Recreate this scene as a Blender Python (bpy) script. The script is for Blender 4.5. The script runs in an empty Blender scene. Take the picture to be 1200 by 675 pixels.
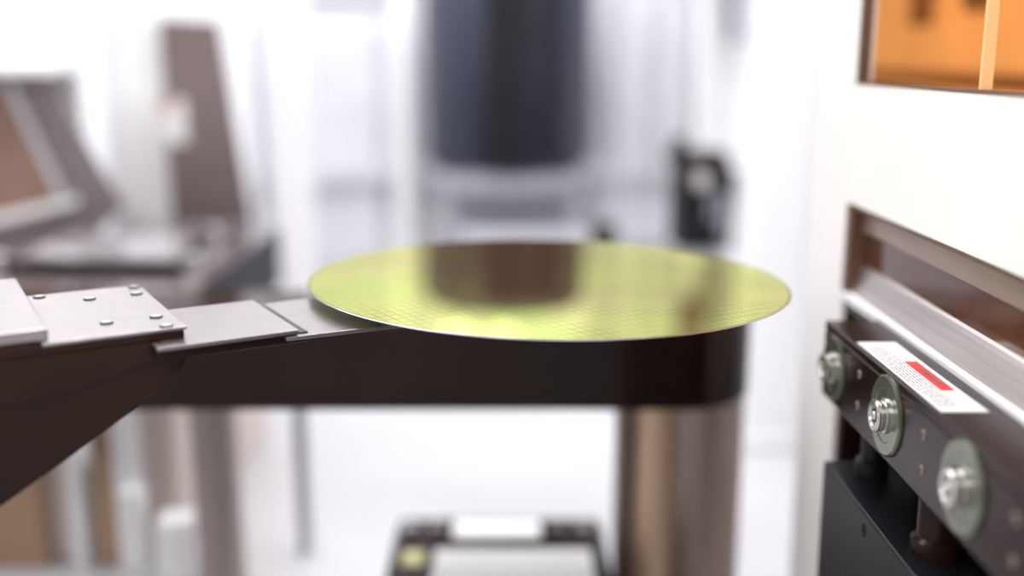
import bpy, bmesh, math, random
from mathutils import Vector, Matrix
random.seed(4)
sc = bpy.context.scene
sc.view_settings.view_transform = 'Standard'
sc.view_settings.look = 'None'
sc.view_settings.exposure = 0.0

# ---------------------------------------------------------------- materials
def mat(name, col, rough=0.5, metal=0.0, emit=None, es=0.0, coat=0.0, var=0.06, scale=8.0, bump=0.0, spec=0.5, stretch=(1,1,1), alpha=1.0):
    m = bpy.data.materials.new(name); m.use_nodes = True
    nt = m.node_tree; b = nt.nodes['Principled BSDF']
    tc = nt.nodes.new('ShaderNodeTexCoord')
    mp = nt.nodes.new('ShaderNodeMapping'); mp.inputs['Scale'].default_value = stretch
    nt.links.new(tc.outputs['Object'], mp.inputs['Vector'])
    n = nt.nodes.new('ShaderNodeTexNoise'); n.inputs['Scale'].default_value = scale; n.inputs['Detail'].default_value = 4
    nt.links.new(mp.outputs['Vector'], n.inputs['Vector'])
    r = nt.nodes.new('ShaderNodeValToRGB')
    lo = [max(0, c*(1-var)) for c in col]; hi = [min(1, c*(1+var)) for c in col]
    r.color_ramp.elements[0].position = 0.3; r.color_ramp.elements[1].position = 0.7
    r.color_ramp.elements[0].color = (*lo, 1); r.color_ramp.elements[1].color = (*hi, 1)
    nt.links.new(n.outputs['Fac'], r.inputs['Fac'])
    nt.links.new(r.outputs['Color'], b.inputs['Base Color'])
    b.inputs['Roughness'].default_value = rough
    b.inputs['Metallic'].default_value = metal
    b.inputs['Coat Weight'].default_value = coat
    b.inputs['Coat Roughness'].default_value = 0.05
    b.inputs['Specular IOR Level'].default_value = spec
    b.inputs['Alpha'].default_value = alpha
    if emit:
        b.inputs['Emission Color'].default_value = (*emit, 1)
        b.inputs['Emission Strength'].default_value = es
    if bump:
        bp = nt.nodes.new('ShaderNodeBump'); bp.inputs['Strength'].default_value = bump; bp.inputs['Distance'].default_value = 0.001
        nt.links.new(n.outputs['Fac'], bp.inputs['Height']); nt.links.new(bp.outputs['Normal'], b.inputs['Normal'])
    return m

M = {}
M['white'] = mat('white_paint', (0.87,0.865,0.88), 0.45, var=0.02, scale=3)
M['wall'] = mat('wall_paint', (0.81,0.81,0.84), 0.5, var=0.04, scale=2)
M['deck'] = mat('deck_plate', (0.56,0.555,0.57), 0.35, var=0.10, scale=3)
M['grey'] = mat('grey_enamel', (0.36,0.36,0.40), 0.4, var=0.08)
M['lgrey'] = mat('light_grey_enamel', (0.50,0.50,0.53), 0.4, var=0.05)
M['panel'] = mat('panel_white', (0.86,0.825,0.81), 0.38, var=0.015, scale=4)
M['darkbrown'] = mat('anodised_dark_brown', (0.018,0.009,0.007), 0.22, var=0.3, scale=6, spec=0.17)
M['armdark'] = mat('arm_dark_paint', (0.015,0.006,0.0045), 0.10, var=0.4, scale=5, spec=0.18)
M['body'] = mat('wrist_body_brown', (0.020,0.007,0.0035), 0.09, var=0.5, scale=7, spec=0.22)
M['black'] = mat('black_anodised', (0.010,0.010,0.014), 0.35, var=0.2, spec=0.22)
M['blueblk'] = mat('slate_housing', (0.021,0.024,0.044), 0.33, var=0.3, scale=5, stretch=(6,6,0.6), spec=0.45)
M['blade'] = mat('brushed_blade', (0.31,0.285,0.285), 0.28, metal=0.85, var=0.08, scale=60, stretch=(1,12,1), bump=0.05)
M['plate'] = mat('satin_plate', (0.38,0.35,0.35), 0.26, metal=0.85, var=0.07, scale=90, bump=0.05)
M['steel'] = mat('steel', (0.58,0.56,0.54), 0.22, metal=1.0, var=0.08, scale=40)
M['brushed'] = mat('brushed_steel', (0.50,0.45,0.43), 0.3, metal=0.8, var=0.25, scale=12, stretch=(20,0.3,20))
M['darksteel'] = mat('socket_dark', (0.04,0.035,0.035), 0.4, metal=0.6, var=0.1)
M['washer'] = mat('frosted_green_washer', (0.12,0.13,0.09), 0.22, metal=0.3, var=0.25, scale=50, coat=0.35)
M['bronze'] = mat('bronze_column', (0.55,0.38,0.26), 0.3, metal=0.4, var=0.2, scale=5, stretch=(4,4,0.3))
M['taupe'] = mat('taupe_metal', (0.34,0.25,0.21), 0.3, metal=0.4, var=0.15, scale=4, stretch=(1,1,6))
M['brownglass'] = mat('brown_glass', (0.10,0.04,0.02), 0.08, var=0.5, scale=7, coat=0.4)
M['greybrown'] = mat('tinted_panel_grey_brown', (0.17,0.13,0.125), 0.2, var=0.25, scale=4, coat=0.3)
M['greyslate'] = mat('tinted_panel_slate', (0.15,0.125,0.13), 0.2, var=0.3, scale=4, coat=0.3)
M['rust'] = mat('tinted_panel_rust', (0.18,0.105,0.08), 0.2, var=0.5, scale=4)
M['beige'] = mat('beige_panel', (0.66,0.56,0.50), 0.45, var=0.15, scale=3, stretch=(6,1,0.3))
M['tan'] = mat('tan_panel', (0.40,0.25,0.155), 0.45, var=0.2, scale=3)
M['label'] = mat('label_paper', (0.84,0.83,0.82), 0.5, var=0.01)
M['red'] = mat('label_red', (0.70,0.03,0.03), 0.5, var=0.05)
M['ink'] = mat('label_ink', (0.12,0.09,0.09), 0.6, var=0.1)
M['yellow'] = mat('yellow_tag', (0.72,0.70,0.34), 0.5, var=0.1)
M['amber'] = mat('amber_glow_wall', (0.70,0.37,0.14), 0.5, var=0.4, scale=5, emit=(1.0,0.47,0.14), es=0.45)  # emission stands in for amber light; the bay has no lamp
M['amberdark'] = mat('amber_fixture', (0.22,0.10,0.035), 0.5, var=0.2, emit=(1,0.42,0.1), es=0.05)  # faint emission imitates the bay's amber light on its fittings
M['trim'] = mat('brown_trim', (0.12,0.055,0.03), 0.35, var=0.2)
M['lamp'] = mat('lamp_diffuser', (0.95,0.95,0.95), 0.5, var=0.0, emit=(0.98,0.98,1.0), es=5.0)

# ---------------------------------------------------------------- mesh helpers
def empty(name, loc=(0,0,0)):
    e = bpy.data.objects.new(name, None); e.location = loc
    e.empty_display_size = 0.05
    sc.collection.objects.link(e); return e

def fin(bm, name, m, parent=None, bevel=0.0, smooth=False, segs=2):
    bmesh.ops.recalc_face_normals(bm, faces=bm.faces)
    me = bpy.data.meshes.new(name); bm.to_mesh(me); bm.free()
    o = bpy.data.objects.new(name, me); sc.collection.objects.link(o)
    if m: me.materials.append(m)
    if smooth:
        for p in me.polygons: p.use_smooth = True
        try:
            me.set_sharp_from_angle(angle=math.radians(35))
        except Exception: pass
    if bevel:
        bv = o.modifiers.new('bevel','BEVEL'); bv.width = bevel; bv.segments = segs; bv.limit_method='ANGLE'
    if parent:
        o.parent = parent
        o.matrix_parent_inverse = Matrix.Translation(-Vector(parent.location))
    return o

def box(name, lo, hi, m, parent=None, bevel=0.0):
    bm = bmesh.new(); bmesh.ops.create_cube(bm, size=1)
    for v in bm.verts:
        v.co = Vector([(lo[i]+hi[i])/2 + v.co[i]*(hi[i]-lo[i]) for i in range(3)])
    return fin(bm, name, m, parent, bevel)

def boxes(name, lst, m, parent=None, bevel=0.0):
    bm = bmesh.new()
    for lo, hi in lst:
        r = bmesh.ops.create_cube(bm, size=1)
        for v in r['verts']:
            v.co = Vector([(lo[i]+hi[i])/2 + v.co[i]*(hi[i]-lo[i]) for i in range(3)])
    return fin(bm, name, m, parent, bevel)

def prism(name, pts, ext, m, parent=None, bevel=0.0, smooth=False):
    """pts: 3D polygon, ext: extrusion vector"""
    bm = bmesh.new()
    vs = [bm.verts.new(p) for p in pts]
    f = bm.faces.new(vs)
    r = bmesh.ops.extrude_face_region(bm, geom=[f])
    for g in r['geom']:
        if isinstance(g, bmesh.types.BMVert): g.co += Vector(ext)
    return fin(bm, name, m, parent, bevel, smooth)

def lathe(name, base, axis, prof, m, parent=None, seg=48, bevel=0.0):
    """prof list of (r, d) along axis from base"""
    bm = bmesh.new()
    ax = Vector(axis).normalized(); q = Vector((0,0,1)).rotation_difference(ax)
    rings = []
    for r, d in prof:
        ring = []
        for i in range(seg):
            a = 2*math.pi*i/seg
            ring.append(bm.verts.new(Vector(base) + q @ Vector((r*math.cos(a), r*math.sin(a), d))))
        rings.append(ring)
    for a, b in zip(rings[:-1], rings[1:]):
        for i in range(seg):
            bm.faces.new((a[i], a[(i+1)%seg], b[(i+1)%seg], b[i]))
    bm.faces.new(rings[0][::-1]); bm.faces.new(rings[-1])
    return fin(bm, name, m, parent, bevel, smooth=True)

def cyl(name, base, axis, r, d, m, parent=None, seg=40, c=None):
    c = min(r, d)*0.12 if c is None else c
    return lathe(name, base, axis, [(r-c,0),(r,c),(r,d-c),(r-c,d)], m, parent, seg)

# ---------------------------------------------------------------- frame of the end effector
W = Vector((0.023, 0.663, 0))
A = Vector((0.865, 0.503, 0)).normalized()
N = Vector((0.503, -0.865, 0)).normalized()
def E(s, t, z):
    p = W - A*s + N*t
    return (p.x, p.y, z)

# ---------------------------------------------------------------- wafer
def wafer_material():
    m = bpy.data.materials.new('patterned_silicon'); m.use_nodes = True
    nt = m.node_tree; b = nt.nodes['Principled BSDF']; L = nt.links.new
    tc = nt.nodes.new('ShaderNodeTexCoord'); sp = nt.nodes.new('ShaderNodeSeparateXYZ')
    L(tc.outputs['Object'], sp.inputs[0])
    def mth(op, a, bb=None, cl=False):
        n = nt.nodes.new('ShaderNodeMath'); n.operation = op; n.use_clamp = cl
        for i, v in enumerate((a, bb)):
            if v is None: continue
            if isinstance(v, (int, float)): n.inputs[i].default_value = v
            else: L(v, n.inputs[i])
        return n.outputs[0]
    ang = math.radians(33)
    X = mth('ADD', mth('MULTIPLY', sp.outputs['X'], math.cos(ang)), mth('MULTIPLY', sp.outputs['Y'], math.sin(ang)))
    Y = mth('ADD', mth('MULTIPLY', sp.outputs['X'], -math.sin(ang)), mth('MULTIPLY', sp.outputs['Y'], math.cos(ang)))
    def lines(v, pitch, w):
        f = mth('FRACT', mth('ADD', mth('DIVIDE', v, pitch), 100.0))
        return mth('LESS_THAN', f, w)
    g1 = mth('MAXIMUM', lines(X, 0.0058, 0.20), lines(Y, 0.0080, 0.17))
    g2 = mth('MULTIPLY', lines(X, 0.0029, 0.45), lines(Y, 0.0027, 0.5))
    rr = mth('SQRT', mth('ADD', mth('MULTIPLY', sp.outputs['X'], sp.outputs['X']), mth('MULTIPLY', sp.outputs['Y'], sp.outputs['Y'])))
    inside = mth('LESS_THAN', rr, 0.1478)
    no = nt.nodes.new('ShaderNodeTexNoise'); no.inputs['Scale'].default_value = 9; no.inputs['Detail'].default_value = 2
    L(tc.outputs['Object'], no.inputs['Vector'])
    no2 = nt.nodes.new('ShaderNodeTexNoise'); no2.inputs['Scale'].default_value = 14; no2.inputs['Detail'].default_value = 1
    L(tc.outputs['Object'], no2.inputs['Vector'])
    patch = nt.nodes.new('ShaderNodeMapRange'); patch.inputs[1].default_value = 0.42; patch.inputs[2].default_value = 0.60
    patch.inputs[3].default_value = 0.35; patch.inputs[4].default_value = 1.0
    L(no2.outputs['Fac'], patch.inputs[0])
    r = nt.nodes.new('ShaderNodeValToRGB')
    e = r.color_ramp.elements
    e[0].position = 0.30; e[0].color = (0.45,0.62,0.20,1)
    e[1].position = 0.70; e[1].color = (0.66,0.63,0.36,1)
    x = e.new(0.47); x.color = (0.58,0.70,0.26,1)
    L(no.outputs['Fac'], r.inputs['Fac'])
    pat = mth('MULTIPLY', mth('MULTIPLY', mth('ADD', mth('MULTIPLY', g1, 0.6), mth('MULTIPLY', g2, 0.5)), inside), patch.outputs[0], True)
    mx = nt.nodes.new('ShaderNodeMix'); mx.data_type = 'RGBA'
    L(pat, mx.inputs['Factor']); L(r.outputs['Color'], mx.inputs[6]); mx.inputs[7].default_value = (0.27,0.20,0.11,1)
    mx2 = nt.nodes.new('ShaderNodeMix'); mx2.data_type = 'RGBA'
    L(inside, mx2.inputs['Factor']); mx2.inputs[6].default_value = (0.28,0.38,0.16,1); L(mx.outputs[2], mx2.inputs[7])
    L(mx2.outputs[2], b.inputs['Base Color'])
    b.inputs['Metallic'].default_value = 1.0
    b.inputs['Roughness'].default_value = 0.025
    b.inputs['Specular Tint'].default_value = (0.85,0.88,0.55,1)
    dif = nt.nodes.new('ShaderNodeBsdfDiffuse'); dif.inputs['Color'].default_value = (0.58,0.20,0.18,1)
    ms = nt.nodes.new('ShaderNodeMixShader'); ms.inputs[0].default_value = 0.05
    out = nt.nodes['Material Output']
    L(b.outputs[0], ms.inputs[1]); L(dif.outputs[0], ms.inputs[2]); L(ms.outputs[0], out.inputs['Surface'])
    return m
WZ = 1.1
bm = bmesh.new()
seg = 256; R = 0.15; th = 0.00075
prof = [(R-0.0003, -th/2), (R, -th/4), (R, th/4), (R-0.0003, th/2)]
rings = []
for r_, z_ in prof:
    ring = []
    for i in range(seg):
        a = 2*math.pi*i/seg
        rr_ = r_
        d = (a - math.radians(303)); d = (d+math.pi) % (2*math.pi) - math.pi
        if abs(d) < 0.012: rr_ = r_ - 0.0012*(1-abs(d)/0.012)   # alignment notch
        ring.append(bm.verts.new((rr_*math.cos(a), rr_*math.sin(a), z_)))
    rings.append(ring)
for a_, b_ in zip(rings[:-1], rings[1:]):
    for i in range(seg): bm.faces.new((a_[i], a_[(i+1)%seg], b_[(i+1)%seg], b_[i]))
bm.faces.new(rings[0][::-1]); bm.faces.new(rings[-1])
wafer = fin(bm, 'silicon_wafer', wafer_material())
M['rim'] = mat('polished_wafer_rim', (0.50,0.46,0.64), 0.2, metal=1.0, var=0.03)
wafer.data.materials.append(M['rim'])
for p in wafer.data.polygons:
    if len(p.vertices) == 4: p.material_index = 1
wafer.location = (W.x, W.y, WZ)
wafer.rotation_euler = (0, math.radians(0.9), 0)

# ---------------------------------------------------------------- robot
rob = empty('wafer_handling_robot', (0.16, 0.91, 0.7))
def stadium(p0, p1, r, z, n=24):
    p0 = Vector(p0); p1 = Vector(p1); d = (p1-p0).normalized(); a0 = math.atan2(d.y, d.x)
    pts = []
    for i in range(n+1):
        a = a0 - math.pi/2 + math.pi*i/n; pts.append((p1.x+r*math.cos(a), p1.y+r*math.sin(a), z))
    for i in range(n+1):
        a = a0 + math.pi/2 + math.pi*i/n; pts.append((p0.x+r*math.cos(a), p0.y+r*math.sin(a), z))
    return pts
prism('main_link', stadium((-0.62,0.915),(0.148,0.915),0.062,0.947), (0,0,0.078), M['armdark'], rob, bevel=0.004, smooth=True)
prism('fore_link', stadium((-0.62,0.915),(-0.479,0.371),0.05,0.885), (0,0,0.062), M['armdark'], rob, bevel=0.004, smooth=True)
cyl('wrist_post', (-0.479,0.371,0.945), (0,0,1), 0.04, 0.09, M['darkbrown'], rob)
# column
cyl('column_body', (0.174,0.93,0.70), (0,0,1), 0.038, 0.25, mat('column_grey_brown',(0.34,0.26,0.22),0.3,var=0.35,scale=5,stretch=(5,5,0.3),metal=0.4), rob)
cyl('column_shaft', (0.130,0.915,0.70), (0,0,1), 0.017, 0.25, M['bronze'], rob)
cyl('guide_rod', (0.107,0.935,0.70), (0,0,1), 0.012, 0.25, mat('rod_dark',(0.18,0.135,0.115),0.3,metal=0.5), rob)
cyl('shoulder_cap', (0.148,0.915,1.024), (0,0,1), 0.045, 0.008, M['darkbrown'], rob)
# blade (fork going under wafer)
zb = WZ - 0.0065
def rect(s0, s1, t0, t1, z): return [E(s0,t0,z), E(s1,t0,z), E(s1,t1,z), E(s0,t1,z)]
fork = [E(0.185,-0.042,zb), E(0.10,-0.044,zb), E(0.08,-0.05,zb), E(-0.09,-0.05,zb), E(-0.10,-0.043,zb), E(-0.09,-0.034,zb), E(0.045,-0.03,zb), E(0.07,-0.015,zb),
        E(0.07,0.015,zb), E(0.045,0.03,zb), E(-0.09,0.034,zb), E(-0.10,0.043,zb), E(-0.09,0.05,zb), E(0.08,0.05,zb), E(0.10,0.044,zb), E(0.185,0.040,zb)]
prism('end_effector_blade', fork, (0,0,0.0022), M['blade'], rob, bevel=0.0004)
for k, (s, t) in enumerate([(-0.08,-0.042),(-0.08,0.042),(0.09,-0.03),(0.09,0.03)]):
    p = E(s, t, zb+0.0022)
    ztop = WZ - th/2 - (p[0]-W.x)*math.sin(math.radians(0.9))
    lathe('support_pad_%d'%k, p, (0,0,1), [(0.005,0),(0.005,0.001),(0.004,max(0.002, ztop-p[2]-0.0002))], M['black'], rob, 24)
prism('blade_mount', rect(0.178,0.25,-0.042,0.039, WZ-0.0035), (0,0,0.0022), M['blade'], rob, bevel=0.0004)
prism('blade_under', rect(0.172,0.25,-0.038,0.036, WZ-0.009), (0,0,0.0054), M['darkbrown'], rob, bevel=0.0005)
prism('cover_plate', rect(0.232,0.300,-0.090,0.026, WZ+0.003), (0,0,0.0018), M['plate'], rob, bevel=0.0005)
prism('rear_cover', rect(0.2965,0.60,-0.116,0.022, WZ+0.0045), (0,0,0.0065), M['plate'], rob, bevel=0.001)
for k, (x, y) in enumerate([(-0.2376,0.585),(-0.2236,0.617),(-0.2158,0.5986),(-0.2074,0.5297),(-0.1863,0.5427),(-0.1747,0.5229),(-0.268,0.590)]):
    lathe('cap_screw_%d'%k, (x,y,WZ+0.0045), (0,0,1), [(0.0034,0),(0.0034,0.0008),(0.0030,0.0010)], M['darksteel'], rob, 24)
    lathe('cap_screw_face_%d'%k, (x,y,WZ+0.0054), (0,0,1), [(0.0027,0),(0.0027,0.0003)], M['steel'], rob, 24)
# wedge body : profile in (s,z) extruded along t
prof = [(0.2335,WZ+0.0031),(0.2335,1.088),(0.2375,1.0815),(0.262,1.064),(0.29,1.047),(0.325,1.027),(0.37,1.004),(0.44,0.985),(0.60,0.98),(0.60,WZ+0.0046),(0.30,WZ+0.0046),(0.30,WZ+0.0031)]
pts = [E(s,-0.088,z) for s,z in prof]
prism('wrist_body', pts, tuple(N*0.1135), M['body'], rob, bevel=0.002)
prism('side_cover', [E(0.245,0.0255,1.099),E(0.245,0.0255,1.090),E(0.29,0.0255,1.079),E(0.60,0.0255,1.06),E(0.60,0.0255,1.099)], tuple(N*0.002), M['body'], rob, bevel=0.0008)

# ---------------------------------------------------------------- right wall
XR = 0.24
wr = empty('wall_right', (0.25, 0.5, 0.7))
box('white_band', (XR,0.05,1.136), (XR+0.012,0.7571,1.2205), M['panel'], wr, 0.001)
box('corner_post', (XR,0.757,0.70), (XR+0.012,0.85,2.3), M['panel'], wr, 0.002)
box('upper_wall', (XR,0.05,1.62), (XR+0.012,0.757,2.3), M['panel'], wr, 0.001)
box('lower_wall', (XR+0.03,0.05,0.70), (XR+0.08,0.757,1.061), M['darkbrown'], wr)
box('lower_wall_return', (XR+0.002,0.745,0.70), (XR+0.03,0.757,1.0615), M['darkbrown'], wr)
box('window_trim', (XR-0.0005,0.05,1.2195), (XR+0.012,0.757,1.2215), M['trim'], wr)
box('slot_edge_trim', (XR-0.0008,0.7465,1.070), (XR+0.0118,0.7569,1.1359), M['trim'], wr)
box('slot_top_trim', (XR+0.001,0.05,1.1335), (XR+0.0118,0.7465,1.1359), M['trim'], wr)
box('slot_upper_slat', (XR+0.0085,0.05,1.117), (XR+0.016,0.7465,1.1359), M['taupe'], wr, 0.0008)
box('slot_glass', (XR+0.0115,0.05,1.085), (XR+0.018,0.7465,1.1175), M['brownglass'], wr)
prism('slot_sloped_sill', [(XR+0.0120,0.05,1.0935),(XR+0.0100,0.05,1.0915),(XR+0.0035,0.05,1.0745),(XR+0.0035,0.05,1.069),(XR+0.0120,0.05,1.069)], (0,0.6965,0), M['brushed'], wr)
box('slot_shelf', (XR,0.05,1.062), (XR+0.04,0.7569,1.0700), M['steel'], wr, 0.001)
box('slot_rail', (XR-0.001,0.05,1.0665), (XR+0.0035,0.7569,1.0735), M['white'], wr, 0.001)
prism('bay_light_baffle', [(0.2525,0.851,0.70),(0.470,1.585,0.70),(0.55,1.585,0.70),(0.55,1.60,0.70),(0.462,1.60,0.70),(0.2405,0.851,0.70)], (0,0,1.6), M['white'], wr)  # added baffle, keeps the bay's amber glow off the white post

win = empty('window_1', (0.26, 0.45, 1.4))
box('pane_glow_strip', (XR+0.002,0.560,1.2215), (XR+0.008,0.5625,1.62), mat('amber_glow_strip',(0.75,0.42,0.18),0.4,emit=(1,0.5,0.18),es=0.28), win)  # glowing strip imitates a pale reflection at the pane edge
box('frame_jamb', (XR,0.754,1.2215), (XR+0.008,0.757,1.62), M['trim'], win)
ab = empty('amber_utility_bay', (0.55, 1.2, 0.7))
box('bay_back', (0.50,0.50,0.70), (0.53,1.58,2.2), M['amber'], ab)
boxes('bay_fixtures', [((0.485,1.30,1.275),(0.50,1.35,1.32)), ((0.48,1.14,1.285),(0.50,1.18,1.31)), ((0.475,1.0,1.205),(0.50,1.54,1.222))], M['amberdark'], ab, 0.004)

# ---------------------------------------------------------------- bracket with bolts
X1 = 0.204
br = empty('bolted_clamp_bracket', (0.22, 0.5, 1.05))
box('bar', (X1,0.22,1.0215), (XR-0.001,0.674,1.0660), M['darkbrown'], br, 0.0015)
box('top_cap', (X1,0.22,1.0655), (XR-0.0015,0.674,1.0707), M['darkbrown'], br, 0.001)
for k, (y, z, r) in enumerate([(0.649,1.0460,0.0205),(0.552,1.0475,0.0225),(0.452,1.0475,0.0225),(0.352,1.0475,0.0225)]):
    lathe('washer_%d'%k, (X1+0.0005,y,z), (-1,0,0), [(r,0),(r,0.0017),(r-0.0012,0.0026),(0.0150,0.0026),(0.0145,0.0022),(0.011,0.0022)], M['washer'], br, 64)
    lathe('bolt_collar_%d'%k, (X1-0.0012,y,z), (-1,0,0), [(0.0100,0),(0.0100,0.0018),(0.0085,0.0022),(0.0085,0.0042),(0.0090,0.0048),(0.0090,0.0060),(0.0082,0.0068),(0.0062,0.0068),(0.0058,0.0056)], M['steel'], br, 48)
    lathe('hex_socket_%d'%k, (X1-0.0067,y,z), (-1,0,0), [(0.0042,0),(0.0042,0.0006)], M['darksteel'], br, 6)
    lathe('socket_ring_%d'%k, (X1-0.0072,y,z), (-1,0,0), [(0.0026,0),(0.0020,0.0010)], M['steel'], br, 24)
for k, (y, z) in enumerate([(0.501,1.055),(0.500,1.037),(0.601,1.056),(0.6008,1.037),(0.402,1.055),(0.401,1.037)]):
    lathe('set_screw_%d'%k, (X1+0.0005,y,z), (-1,0,0), [(0.0026,0),(0.0026,0.0010),(0.0018,0.0014)], M['taupe'], br, 20)
    lathe('set_screw_hex_%d'%k, (X1-0.0008,y,z), (-1,0,0), [(0.0013,0),(0.0013,0.0003)], M['darksteel'], br, 6)
lab = empty('warning_label', (0.218, 0.55, 1.071))
zl = 1.0707
box('label_sheet', (0.2065,0.489,zl), (0.2295,0.617,zl+0.0005), M['label'], lab)
box('label_red_bar', (0.2195,0.522,zl+0.0005), (0.2265,0.575,zl+0.0007), M['red'], lab)
dashes = []
for row in range(6):
    x0 = 0.2082 + row*0.0019
    y = 0.495
    while y < 0.605:
        l = random.uniform(0.002, 0.007)
        dashes.append(((x0,y,zl+0.0005),(x0+0.00065,min(y+l,0.609),zl+0.0006)))
        y += l + 0.0012
boxes('label_text', dashes, M['ink'], lab)
boxes('label_heading', [((0.2220,0.532,zl+0.0007),(0.2240,0.5355,zl+0.0008)),((0.2220,0.537,zl+0.0007),(0.2240,0.541,zl+0.0008)),((0.2220,0.5425,zl+0.0007),(0.2240,0.547,zl+0.0008)),((0.2220,0.5485,zl+0.0007),(0.2240,0.553,zl+0.0008)),((0.2220,0.5545,zl+0.0007),(0.2240,0.559,zl+0.0008))], M['ink'], lab)

mb = empty('mounting_block', (0.22, 0.45, 0.85))
prism('block', [(0.2,0.646,0.985),(0.2,0.646,0.94),(0.2,0.64,0.70),(0.2,0.2,0.70),(0.2,0.2,0.985)], (0.069,0,0), M['black'], mb, 0.0015)
box('block_back_rib', (0.240,0.25,0.985), (0.268,0.65,1.0605), M['darkbrown'], mb, 0.001)
lathe('block_hole', (0.1998,0.563,0.975), (1,0,0), [(0.004,0),(0.004,0.0004)], mat('hole_black',(0.002,0.002,0.002),0.9), mb, 24)
lathe('hole_rim', (0.2002,0.563,0.975), (-1,0,0), [(0.0052,0),(0.0050,0.0003),(0.0042,0.0003)], M['darksteel'], mb, 24)
lathe('adjuster_post', (0.222,0.515,0.985), (0,0,1), [(0.014,0),(0.014,0.008),(0.0115,0.010),(0.0115,0.030),(0.009,0.032),(0.009,0.0362)], M['darkbrown'], mb, 40)
lathe('adjuster_post_b', (0.222,0.62,0.985), (0,0,1), [(0.010,0),(0.010,0.01),(0.007,0.012),(0.007,0.0362)], M['black'], mb, 32)

# ---------------------------------------------------------------- enclosure
box('floor', (-1.6,-0.6,0.66), (1.3,2.4,0.70), M['deck'])
wb = empty('wall_back', (0,2.25,1.4))
box('back_sheet', (-1.6,2.25,0.70), (1.3,2.30,2.3), M['wall'], wb)
boxes('back_panels', [((-0.52,2.22,0.80),(-0.27,2.25,1.30)), ((0.17,2.22,0.85),(0.36,2.25,1.9)), ((-0.53,2.22,1.35),(-0.20,2.25,2.0))], mat('back_panel',(0.62,0.63,0.67),0.4,var=0.08), wb, 0.01)
boxes('back_ribs', [((-0.24,2.18,0.70),(-0.20,2.25,2.3)), ((0.37,2.18,0.70),(0.40,2.25,2.3)), ((-0.56,2.18,0.70),(-0.53,2.25,2.3))], M['white'], wb, 0.01)
boxes('back_rail', [((-0.53,2.2,0.985),(0.5,2.25,1.0))], M['lgrey'], wb)
boxes('back_vent', [((0.20,2.20,1.05),(0.215,2.22,1.8)),((0.29,2.20,0.95),(0.30,2.22,1.9))], M['lgrey'], wb)
# added unseen box on the right-hand rib, for a dark reflection in the wafer
jm = mat('reflected_box_brown',(0.16,0.10,0.08),0.4,var=0.3,scale=20)
box('reflected_box_body', (0.362,2.14,1.45), (0.412,2.181,1.54), jm, wb, 0.004)
box('reflected_box_lid', (0.367,2.135,1.455), (0.407,2.141,1.535), jm, wb, 0.002)
box('wall_left', (-1.64,-0.6,0.70), (-1.6,2.4,2.3), M['wall'])
box('ceiling', (-1.64,0.3,2.3), (1.3,2.4,2.34), M['white'])
boxes('ceiling_light', [((-1.3,0.9,2.28),(-0.1,1.15,2.3)), ((0.0,0.9,2.28),(1.1,1.15,2.3)), ((-1.3,1.7,2.28),(-0.1,1.95,2.3)), ((0.0,1.7,2.28),(1.1,1.95,2.3))], M['lamp'])

# white posts
pr = empty('enclosure_frame_post', (0.38,1.45,0.7))
box('post', (0.325,1.42,0.70), (0.405,1.5,2.3), M['white'], pr, 0.006)
box('post_flange', (0.315,1.41,0.70), (0.408,1.51,0.72), M['white'], pr, 0.003)
pr2 = empty('door_frame_upright', (-0.53,1.55,0.7))
box('post', (-0.58,1.53,0.70), (-0.490,1.60,2.3), M['white'], pr2, 0.006)
box('post_channel', (-0.56,1.52,0.70), (-0.51,1.53,2.3), M['white'], pr2, 0.002)
pr3 = empty('enclosure_frame_post', (-0.37,1.7,0.7))
box('post', (-0.39,1.72,0.7), (-0.33,1.80,2.3), M['white'], pr3, 0.006)
box('post_foot', (-0.40,1.71,0.7), (-0.32,1.81,0.715), M['white'], pr3, 0.002)

# process tower (dark ribbed round housing)
pt = empty('process_chamber_tower', (-0.015,2.03,0.7))
lathe('housing', (-0.008,2.03,1.035), (0,0,1), [(0.13,0),(0.150,0.012),(0.157,0.03),(0.157,0.37),(0.145,0.39)], M['blueblk'], pt, 64)
ribs = []
for i in range(13): 
    ribs.append(((0.03,1.878,1.06+i*0.026),(0.085,1.902,1.072+i*0.026)))
boxes('cooling_ribs', ribs, M['black'], pt, 0.002)
box('front_access_door', (-0.045,1.864,1.05), (0.03,1.892,1.40), M['black'], pt, 0.004)
lathe('flange', (-0.005,2.03,1.00), (0,0,1), [(0.145,0),(0.15,0.006),(0.15,0.028),(0.14,0.036)], M['grey'], pt, 64)
boxes('stand', [((-0.11,2.0,0.70),(-0.09,2.03,1.0)), ((0.09,2.0,0.70),(0.11,2.03,1.0)), ((-0.11,2.1,0.70),(0.11,2.12,1.0))], M['grey'], pt, 0.003)
wl = mat('work_lamp_lens',(0.95,0.95,0.92),0.4,var=0,emit=(1,1,0.95),es=2.2)
for k,(x) in enumerate((-0.085,-0.005)):
    lathe('work_lamp_%d'%k, (x,1.95,1.485), (0,-1,-0.15), [(0.024,0),(0.032,0.03),(0.032,0.04)], wl, pt, 32)
    cyl('lamp_stem_%d'%k, (x,1.965,1.42), (0,0,1), 0.006, 0.05, M['grey'], pt)

ish = empty('instrument_shelf', (0.1,1.9,0.7))
box('shelf', (-0.09,1.83,0.90), (0.21,1.86,0.94), M['lgrey'], ish, 0.006)
boxes('shelf_legs', [((-0.085,1.835,0.70),(-0.07,1.855,0.90)),((0.19,1.835,0.70),(0.205,1.855,0.90))], M['lgrey'], ish)
cyl('knob', (0.155,1.78,0.912), (0,0,1), 0.022, 0.052, M['darkbrown'], ish)
box('knob_base', (0.12,1.74,0.88), (0.19,1.83,0.912), M['lgrey'], ish, 0.004)

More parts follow.
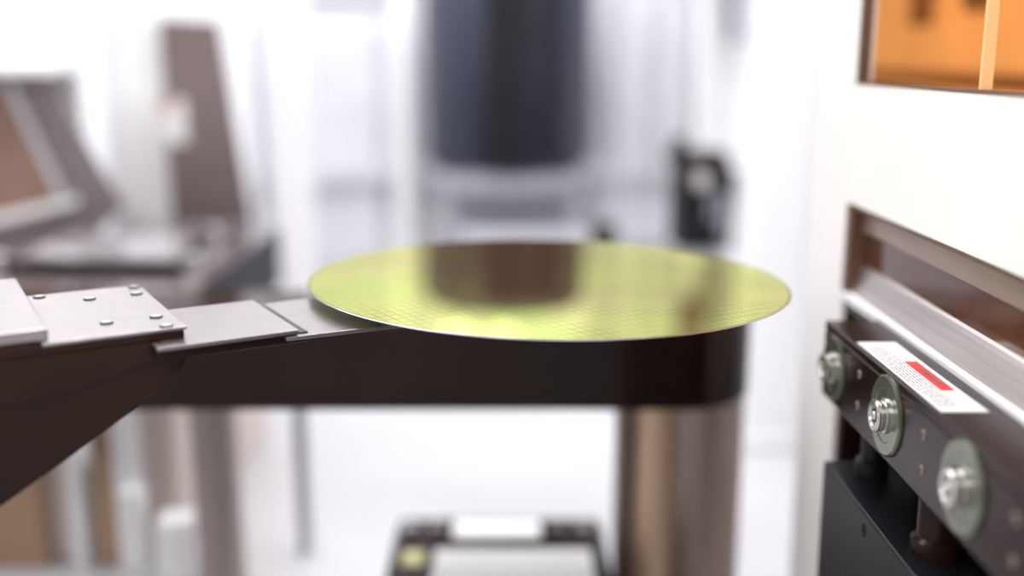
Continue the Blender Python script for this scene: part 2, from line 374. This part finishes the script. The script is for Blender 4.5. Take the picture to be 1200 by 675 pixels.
# inspection camera
ic = empty('inspection_camera', (0.285,1.6,0.7))
box('body', (0.25,1.6,0.95), (0.335,1.70,1.075), M['black'], ic, 0.006)
box('head', (0.24,1.585,1.075), (0.325,1.69,1.10), M['darkbrown'], ic, 0.008)
lathe('lens', (0.275,1.60,1.062), (0,-1,0), [(0.026,0),(0.026,0.03),(0.022,0.034),(0.022,0.045)], M['darkbrown'], ic, 40)
lathe('lens_front', (0.275,1.5555,1.062), (0,-1,0), [(0.014,0),(0.014,0.004),(0.010,0.005)], M['steel'], ic, 40)
cyl('connector', (0.255,1.64,1.098), (0,0,1), 0.010, 0.022, M['black'], ic)
boxes('cable_ports', [((0.295,1.58,1.0),(0.303,1.6,1.05)),((0.312,1.58,0.97),(0.322,1.6,1.04))], M['grey'], ic, 0.002)
box('stand', (0.265,1.62,0.70), (0.32,1.68,0.952), M['lgrey'], ic, 0.004)
sg = empty('status_sign', (0.42,2.2,1.3))
box('plate', (0.425,2.17,1.27), (0.47,2.18,1.6), M['grey'], sg, 0.003)
box('bracket', (0.44,2.18,1.3), (0.455,2.25,1.5), M['grey'], sg)

# ---------------------------------------------------------------- left structures
lc = empty('equipment_cabinet', (-0.6,1.28,0.7))
box('counter', (-1.2,1.06,0.92), (-0.33,1.5,1.0), M['black'], lc, 0.004)
box('counter_top', (-1.2,1.06,1.0), (-0.33,1.5,1.003), mat('gloss_counter',(0.14,0.115,0.12),0.10,var=0.2,coat=1.0), lc)
box('carcass', (-1.2,1.08,0.70), (-0.36,1.48,0.92), M['beige'], lc, 0.004)
boxes('front_slats', [((-0.47,1.055,0.70),(-0.455,1.08,0.92)), ((-0.42,1.055,0.70),(-0.395,1.08,0.92))], M['white'], lc, 0.003)
boxes('front_tan', [((-0.62,1.06,0.70),(-0.50,1.08,0.92)),((-0.445,1.065,0.70),(-0.425,1.08,0.92))], M['tan'], lc, 0.003)
boxes('front_fittings', [((-0.41,1.03,0.76),(-0.385,1.06,0.80)),((-0.46,1.03,0.82),(-0.44,1.06,0.85)),((-0.37,1.02,0.70),(-0.335,1.06,0.77))], M['white'], lc, 0.006)
cyl('leg', (-0.300,1.02,0.70), (0,0,1), 0.024, 0.225, mat('leg_taupe',(0.36,0.30,0.28),0.35,var=0.25,stretch=(6,6,0.4),metal=0.3), lc)
cyl('leg_b', (-0.230,1.10,0.70), (0,0,1), 0.008, 0.20, M['lgrey'], lc)
tr = empty('document_tray', (-0.5,1.25,1.003))
prism('tray', [(-0.565,1.17,1.006),(-0.37,1.16,1.006),(-0.40,1.36,1.006),(-0.57,1.36,1.006)], (0,0,0.010), M['black'], tr, 0.002)
prism('tray_top', [(-0.56,1.18,1.016),(-0.375,1.17,1.016),(-0.405,1.355,1.016),(-0.565,1.355,1.016)], (0,0,0.0015), mat('tray_cover',(0.40,0.38,0.40),0.12,var=0.1,coat=0.8), tr)
for k,(x,y) in enumerate([(-0.577,1.18),(-0.356,1.17),(-0.39,1.375)]):
    cyl('foot_%d'%k, (x,y,1.003), (0,0,1), 0.010, 0.02, M['steel'], tr)

def tilt_panel(name, quads, m, th=0.01):
    e = empty(name, quads[0])
    prism('glazing', quads, (0,th,0), m, e)
    return e
p1 = tilt_panel('tinted_machine_panel', [(-0.75,1.40,1.205),(-0.60,1.40,1.208),(-0.515,1.40,1.045),(-0.56,1.40,1.003),(-0.75,1.40,1.003)], M['greyslate'])
prism('rust_pane', [(-0.75,1.395,1.205),(-0.655,1.395,1.205),(-0.600,1.395,1.06),(-0.625,1.395,1.03),(-0.75,1.395,1.003)], (0,0.005,0), M['rust'], p1)
prism('perforated_strip', [(-0.652,1.392,1.205),(-0.640,1.392,1.205),(-0.585,1.392,1.06),(-0.597,1.392,1.06)], (0,0.004,0), M['lgrey'], p1)
prism('lower_rail', [(-0.75,1.388,1.02),(-0.75,1.388,1.004),(-0.57,1.388,1.05),(-0.57,1.388,1.060)], (0,0.007,0), M['white'], p1)
p2 = tilt_panel('tinted_machine_panel', [(-0.485,1.51,1.29),(-0.405,1.51,1.285),(-0.372,1.51,1.003),(-0.485,1.51,1.003)], M['greybrown'], 0.008)
box('notice', (-0.492,1.503,1.12), (-0.455,1.51,1.18), M['label'], p2)
box('notice_red', (-0.490,1.501,1.168), (-0.47,1.504,1.180), mat('notice_red',(0.6,0.25,0.2),0.5), p2)
box('notice_hinge', (-0.49,1.509,1.13), (-0.48,1.519,1.18), M['white'], p2)

lf = empty('strip_light_fixture', (-0.6,1.4,1.25))
box('housing', (-0.95,1.36,1.215), (-0.575,1.46,1.23), M['white'], lf, 0.004)
tube = mat('tube_light',(0.95,0.95,0.95),0.5,var=0,emit=(1,1,1),es=0.6)
box('tube', (-0.95,1.37,1.23), (-0.578,1.45,1.285), tube, lf, 0.01)
box('upper_tube', (-0.95,1.38,1.292), (-0.30,1.45,1.335), tube, lf, 0.01)
box('side_panel', (-0.95,1.46,1.005), (-0.585,1.48,1.6), M['white'], lf)

# ---------------------------------------------------------------- bottom device
cu = empty('sensor_module', (-0.01,0.9,0.7))
box('base', (-0.117,0.78,0.70), (0.092,1.015,0.775), M['black'], cu, 0.006)
box('bezel', (-0.112,0.785,0.775), (0.087,1.010,0.780), M['darkbrown'], cu, 0.002)
box('white_plate', (-0.072,0.79,0.780), (0.074,0.928,0.787), M['white'], cu, 0.002)
box('rear_connector', (-0.058,0.958,0.780), (0.028,0.995,0.785), M['white'], cu, 0.002)
box('yellow_sticker', (-0.102,0.905,0.780), (-0.082,0.93,0.783), M['yellow'], cu)
for k,(x,y) in enumerate([(-0.1,0.98),(0.07,0.98),(0.045,0.98),(-0.075,0.98)]):
    cyl('terminal_%d'%k, (x,y,0.78), (0,0,1), 0.008, 0.006, M['steel'], cu)

# ---------------------------------------------------------------- lights
w = bpy.data.worlds.new('World'); sc.world = w; w.use_nodes = True
bg = w.node_tree.nodes['Background']; bg.inputs[0].default_value = (1.0,0.98,0.975,1); bg.inputs[1].default_value = 0.80
def area(name, loc, rot, size, size_y, power, col=(1,1,1)):
    l = bpy.data.lights.new(name, 'AREA'); l.shape='RECTANGLE'; l.size=size; l.size_y=size_y; l.energy=power; l.color=col
    o = bpy.data.objects.new(name, l); o.location=loc; o.rotation_euler=rot; sc.collection.objects.link(o); return o
area('overhead_lamp', (-0.2,1.5,2.25), (0,0,0), 2.0, 1.0, 27, (0.99,0.985,1.0))
area('front_room_lamp', (-0.4,-0.5,2.2), (math.radians(40),0,math.radians(-5)), 1.2, 0.8, 12.5, (1,0.98,0.97))

# ---------------------------------------------------------------- camera
cam = bpy.data.cameras.new('Camera'); co = bpy.data.objects.new('Camera', cam); sc.collection.objects.link(co)
co.location = (0,0,1.2377); co.rotation_euler = (math.radians(90-12.2),0,0)
cam.lens = 37.5; cam.sensor_width = 36; cam.clip_start = 0.01
cam.dof.use_dof = True; cam.dof.focus_distance = 0.575; cam.dof.aperture_fstop = 1.6
sc.camera = co
